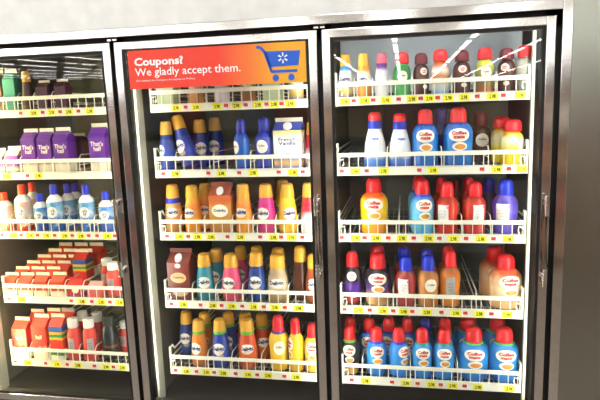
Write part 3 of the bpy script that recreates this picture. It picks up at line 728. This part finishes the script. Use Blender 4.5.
# ------------------------------------------------------------------ cooler cabinet
X0, X1 = -GAP/2-FACE, 3*P+GAP/2+FACE
ZT = TOP+GAP+FACE
cab = empty('refrigerated_cabinet', (1.155, 0.4, 0))
tag(cab, 'long glass-door refrigerated cabinet with brushed steel frames, stocked with creamers', 'refrigerator')
CO = Vector((1.155, 0.4, 0))
def cput(name, bm, m, parent=cab, smooth=False):
    for v in bm.verts: v.co -= CO
    return obj(name, bm, m, parent, smooth)
bm = bmesh.new()
box(bm, X1-FACE, X1, -.004, .05, .30, ZT, bev=.0025); box(bm, X0, X0+FACE, -.004, .05, .30, ZT, bev=.0025)
box(bm, X0+FACE-.001, X1-FACE+.001, -.004, .05, TOP+GAP, ZT, bev=.0025)
cput('face_frame', bm, STEEL)
bm = bmesh.new()
for i in range(4): box(bm, i*P-.036, i*P+.036, .036, .05, BOT-.04, TOP+.03)
box(bm, X0+FACE, X1-FACE, .036, .05, TOP-.028, TOP+.03); box(bm, X0+FACE, X1-FACE, .036, .05, BOT-.05, BOT+.028)
cput('mullion_frame', bm, BLACK)
bm = bmesh.new()
box(bm, X0, X1, .93, .96, .40, 2.12); box(bm, X0, X0+.03, .05, .96, .40, 2.12); box(bm, X1-.03, X1, .05, .96, .40, 2.12)
box(bm, X0, X1, .05, .96, 2.06, 2.12)
cput('inner_liner', bm, LINER)
cput('added_bright_back', box(bmesh.new(), 1.56, 2.29, .47, .49, 1.79, 2.05, bev=.004), mat('pale_grey_panel', '#c6ced4', .5))  # added pale panel, makes the back of the top right bay bright
for i in (1, 2): cput('added_blocker', box(bmesh.new(), i*P-.003, i*P+.003, .10, .92, .52, 2.06), LINER)  # added sheets hiding the next bay so the gap by the post stays dark
cput('floor_pan', box(bmesh.new(), X0+.03, X1-.03, .05, .93, .42, .52), LINERDARK)
cput('kick_plate', box(bmesh.new(), X0, X1, .02, .05, 0, BOT-.05, bev=.002), mat('dark_kick_plate', '#3a3836', .5, .3))
for i in range(3):
    for lx, ya, yb in ((.020, .112, .168), (.728, .146, .168)):
        bm = box(bmesh.new(), i*P+lx-.005, i*P+lx+.005, ya, yb, .50, 2.05, bev=.001)
        cput('shelf_post', bm, POST)
LAMPS = {0: ((1.0, .82, .40), 68), 1: ((1.0, .96, .82), 14), 2: ((1.0, .98, .88), 16.5), 3: ((1.0, .98, .90), 20)}
for i in range(4):
    c, st = LAMPS[i]
    for sg in ((1,) if i == 0 else (-1,) if i == 3 else (-1, 1)):
        x = i*P+sg*.024
        bm = tube(bmesh.new(), [(x, .062, .60), (x, .062, 1.98)], .007, 8)
        cput('interior_lamp', bm, emit('interior_lamp_%d' % i, c, st), smooth=True)
bm = bmesh.new()
for i in (1, 2):
    for sg in (-1, 1): 
        q = cput('hinge_block', box(bmesh.new(), i*P+sg*.011-.0085, i*P+sg*.011+.0085, .004, .036, TOP+.004, TOP+.013, bev=.002), STEEL)
bm.free()
bm = tube(bmesh.new(), [(1.62, .064, 2.005), (2.24, .064, 2.005)], .007, 8)
cput('interior_lamp', bm, emit('interior_lamp_top', (.92, .97, 1.0), 15), smooth=True)  # added fill tube, brightens the panel and bottles of the top right bay
def frame_ring(bm, x0, x1, z0, z1, w, y0, y1, bev):
    box(bm, x0, x0+w, y0, y1, z0, z1, bev=bev); box(bm, x1-w, x1, y0, y1, z0, z1, bev=bev)
    box(bm, x0+w-.002, x1-w+.002, y0+.0006, y1, z1-w, z1, bev=bev); box(bm, x0+w-.002, x1-w+.002, y0+.0006, y1, z0, z0+w, bev=bev)
    return bm
for i in range(3):
    a, b = i*P+GAP/2, (i+1)*P-GAP/2
    dr = cput('door', frame_ring(bmesh.new(), a, b, BOT, TOP, STILE, 0, .034, .003), STEEL)
    dr['label'] = 'brushed steel door frame'
    cput('gasket', frame_ring(bmesh.new(), a+STILE-.003, b-STILE+.003, BOT+STILE-.003, TOP-STILE+.003, .012, .004, .034, .001), BLACK, dr)
    bm = box(bmesh.new(), a+STILE, b-STILE, .016, .021, BOT+STILE, TOP-STILE)
    for v in bm.verts: v.co.y -= (v.co.z-1.27)*(.014, .014, 0)[i]     # these panes sit a little out of plumb
    cput('glass_pane', bm, GLASS, dr)
    hx = b-STILE*.55
    bm = bmesh.new()
    for zz in (1.405, 1.138): box(bm, hx-.010, hx+.010, -.030, .001, zz-.011, zz+.011, bev=.003)
    tube(bm, [(hx, -.034, 1.425), (hx, -.036, 1.36), (hx, -.036, 1.18), (hx, -.034, 1.118)], .0075, 10)
    cput('handle', bm, STEEL, dr, True)

# ------------------------------------------------------------------ coupon sign on the middle door
sx0, sx1, sz0, sz1 = .829, 1.491, 1.828, 1.966
def sign_mat():
    m = bpy.data.materials.new('sign_print'); m.use_nodes = True
    nt = m.node_tree; b = nt.nodes['Principled BSDF']; b.inputs['Roughness'].default_value = .45
    tc = nt.nodes.new('ShaderNodeTexCoord'); sp = nt.nodes.new('ShaderNodeSeparateXYZ'); r = nt.nodes.new('ShaderNodeValToRGB')
    e = r.color_ramp.elements; e[0].position = .52; e[0].color = srgb('#f4442f'); e[1].position = .86; e[1].color = srgb('#f6b32a')
    q = e.new(.68); q.color = srgb('#f47a34')
    nt.links.new(tc.outputs['Generated'], sp.inputs[0]); nt.links.new(sp.outputs['X'], r.inputs['Fac']); nt.links.new(r.outputs['Color'], b.inputs['Base Color'])
    return m
sg = link('coupon_sign', mesh_from('coupon_sign', BX(sx0, sx1, .0030, .0048, sz0, sz1), sign_mat()))
tag(sg, 'red and orange coupon sign with blue shopping cart on the middle door', 'sign')
WL = mat('white_lettering', '#ffffff', .5); BL = mat('cart_blue', '#1f63d8', .5)
obj('heading_lettering', flat_text('Coupons?', .853, .0025, 1.921, .190, .035, left=True, height=.038), WL, sg)
obj('message_lettering', flat_text('We gladly accept them.', .853, .0025, 1.884, .402, .008, left=True, height=.037), WL, sg)
obj('fine_print', flat_text('All subject to Coupon Acceptance Policy.', .855, .0025, 1.857, .230, .0, left=True, height=.008), WL, sg)
# shopping cart emblem
cx, cz = 1.398, 1.912
def slab(pts, y0, y1):
    bm = bmesh.new(); f = bm.faces.new([bm.verts.new((a, y0, b)) for a, b in pts])
    r = bmesh.ops.extrude_face_region(bm, geom=[f])
    for v in r['geom']:
        if isinstance(v, bmesh.types.BMVert): v.co.y = y1
    return bm
bm = slab([(cx-.052, cz+.026), (cx+.074, cz+.024), (cx+.066, cz-.026), (cx-.036, cz-.028)], .0018, .0027)
for (a, b), (c, d_) in (((cx-.082, cz+.042), (cx-.066, cz+.040)), ((cx-.066, cz+.040), (cx-.052, cz+.022)), ((cx-.052, cz+.022), (cx-.030, cz-.044)), ((cx-.032, cz-.044), (cx+.062, cz-.044))):
    dx, dz = c-a, d_-b; L = math.hypot(dx, dz); nx, nz = -dz/L*.0048, dx/L*.0048
    q = slab([(a+nx, b+nz), (c+nx, d_+nz), (c-nx, d_-nz), (a-nx, b-nz)], .0018, .0027)
    me = bpy.data.meshes.new('tmp'); q.to_mesh(me); q.free(); bm.from_mesh(me); bpy.data.meshes.remove(me)
for wx in (cx-.016, cx+.040):
    q = slab([(wx+.0115*math.cos(2*PI*k/20), cz-.066+.0115*math.sin(2*PI*k/20)) for k in range(20)], .0018, .0027)
    me = bpy.data.meshes.new('tmp'); q.to_mesh(me); q.free(); bm.from_mesh(me); bpy.data.meshes.remove(me)
ct = obj('cart_emblem', bm, BL, sg)
bm = bmesh.new()
for k in range(6):
    t = PI/2+k*PI/3; ux, uz = math.cos(t), math.sin(t)
    pts = [(cx+.012+ux*r1-uz*w_, cz+.001+uz*r1+ux*w_) for r1, w_ in ((.006, -.0018), (.018, -.0032), (.018, .0032), (.006, .0018))]
    bm.faces.new([bm.verts.new((a, .0014, b)) for a, b in pts])
obj('spark_emblem', bm, WL, ct)
# ------------------------------------------------------------------ store shell
def struct(name, bm, m): return tag(obj(name, bm, m), kind='structure')
RX0, RX1, RY0, CEIL = -52, 18, -84, 5.3
struct('floor', BX(RX0, RX1, RY0, 1.1, -.1, 0), mat('store_floor_tile', '#7d7268', .4, 0, .06, 2))
struct('ceiling', BX(RX0, RX1, RY0, 1.1, CEIL, CEIL+.1), mat('store_ceiling_deck', '#e4e4e0', .8))
struct('wall_left', BX(RX0-.1, RX0, RY0, 1.1, 0, CEIL), mat('store_wall', '#8b867e', .8))
struct('wall_right', BX(RX1, RX1+.1, RY0, 1.1, 0, CEIL), mat('store_wall', '#8b867e', .8))
struct('wall_back', BX(RX0, RX1, RY0-.1, RY0, 0, CEIL), mat('store_wall', '#8b867e', .8))
bm = BX(X0, X1, .0, .05, ZT, CEIL)
struct('wall_front', bm, HEADER)
bm = box(BX(X1+.001, RX1, .004, 1.1, 0, CEIL), RX0, X0-.001, .004, 1.1, 0, CEIL)
struct('wall_side', bm, GREYPANEL)

# ceiling light rows running away from the cooler
proto_l = None
DIFFUSER = emit('light_diffuser', (1.0, .98, .95), 14)
for r in range(-12, 4):
    for k in range(13):
        loc = (1.35+r*4.1, -3.0-k*6.2, CEIL-.16)
        if proto_l is None:
            o = empty('strip_light')
            obj('housing', BX(-.16, .16, -2.45, 2.45, .02, .16, bev=.01), mat('white_light_housing', '#e8e8e4', .5), o)
            obj('diffuser', BX(-.13, .13, -2.4, 2.4, 0, .019), DIFFUSER, o)
            proto_l = o
        else: o = dup(proto_l)
        o.location = loc
        tag(o, 'fluorescent strip light on the store ceiling, reflected in the cooler doors', 'ceiling light', 'store ceiling lights')

# opposite aisle shelving, seen only as reflections in steel and glass
g = empty('store_shelving', (1.2, -4.4, 0))
def gput(name, bm, m):
    for v in bm.verts: v.co -= Vector((1.2, -4.4, 0))
    return obj(name, bm, m, g)
gput('back_panel', BX(-9, 9, -4.62, -4.58, 0, 1.9), mat('brown_shelf_panel', '#6a5a4e', .6))
for zz in (.12, .55, .98, 1.41): gput('shelf', BX(-9, 9, -4.58, -4.15, zz-.03, zz), mat('brown_shelf_panel', '#6a5a4e', .6))
tag(g, 'long brown aisle shelving facing the cooler, reflected in its steel', 'shelving')
COLS = ['#e88a6c', '#d08070', '#f0d0a0', '#a0b0d0', '#fbf4e8', '#c8a888', '#e4dccc', '#c87c7c']
BOXM = [mat('carton_board_%d' % i, c, .5) for i, c in enumerate(COLS)]
for q, m in enumerate(BOXM):
    bm = bmesh.new()
    for zz in (.12, .55, .98, 1.41):
        for i in range(44):
            if (i*5+int(zz*10)*3+i//7) % len(BOXM) != q: continue
            x = -8.9+i*.405
            box(bm, x, x+.37, -4.5, -4.18, zz, zz+.26+.1*((i*7) % 3)/2)
    o = gput('boxed_goods', bm, m); o['kind'] = 'stuff'

# ------------------------------------------------------------------ camera
yaw, pitch, roll = .187, -.1623, .0354
M = Matrix.Rotation(yaw, 3, 'Z') @ Matrix.Rotation(pitch, 3, 'X') @ Matrix(((math.cos(roll), 0, math.sin(roll)), (0, 1, 0), (-math.sin(roll), 0, math.cos(roll))))
right, fwd, up = M.col[0], M.col[1], M.col[2]
cam = bpy.data.cameras.new('camera'); co = bpy.data.objects.new('camera', cam); COL.objects.link(co)
mw = Matrix.Identity(4)
for i, v in enumerate((right, up, -fwd)):
    for j in range(3): mw[j][i] = v[j]
mw.translation = (1.824, -1.9591, 1.7376)
co.matrix_world = mw
cam.sensor_width = 36; cam.lens = 559.6/600*36; cam.clip_start = .05; cam.clip_end = 100
SC.camera = co
w = bpy.data.worlds.new('world'); SC.world = w; w.use_nodes = True
w.node_tree.nodes['Background'].inputs[0].default_value = (.8, .85, .9, 1); w.node_tree.nodes['Background'].inputs[1].default_value = .2
SC.view_settings.view_transform = 'Standard'; SC.view_settings.look = 'None'
SC.view_settings.exposure = 1.05; SC.view_settings.gamma = 1; SC.view_settings.use_curve_mapping = False
SC.cycles.use_denoising = True
SC.cycles.max_bounces = 8; SC.cycles.transparent_max_bounces = 16
SC.cycles.sample_clamp_indirect = 6
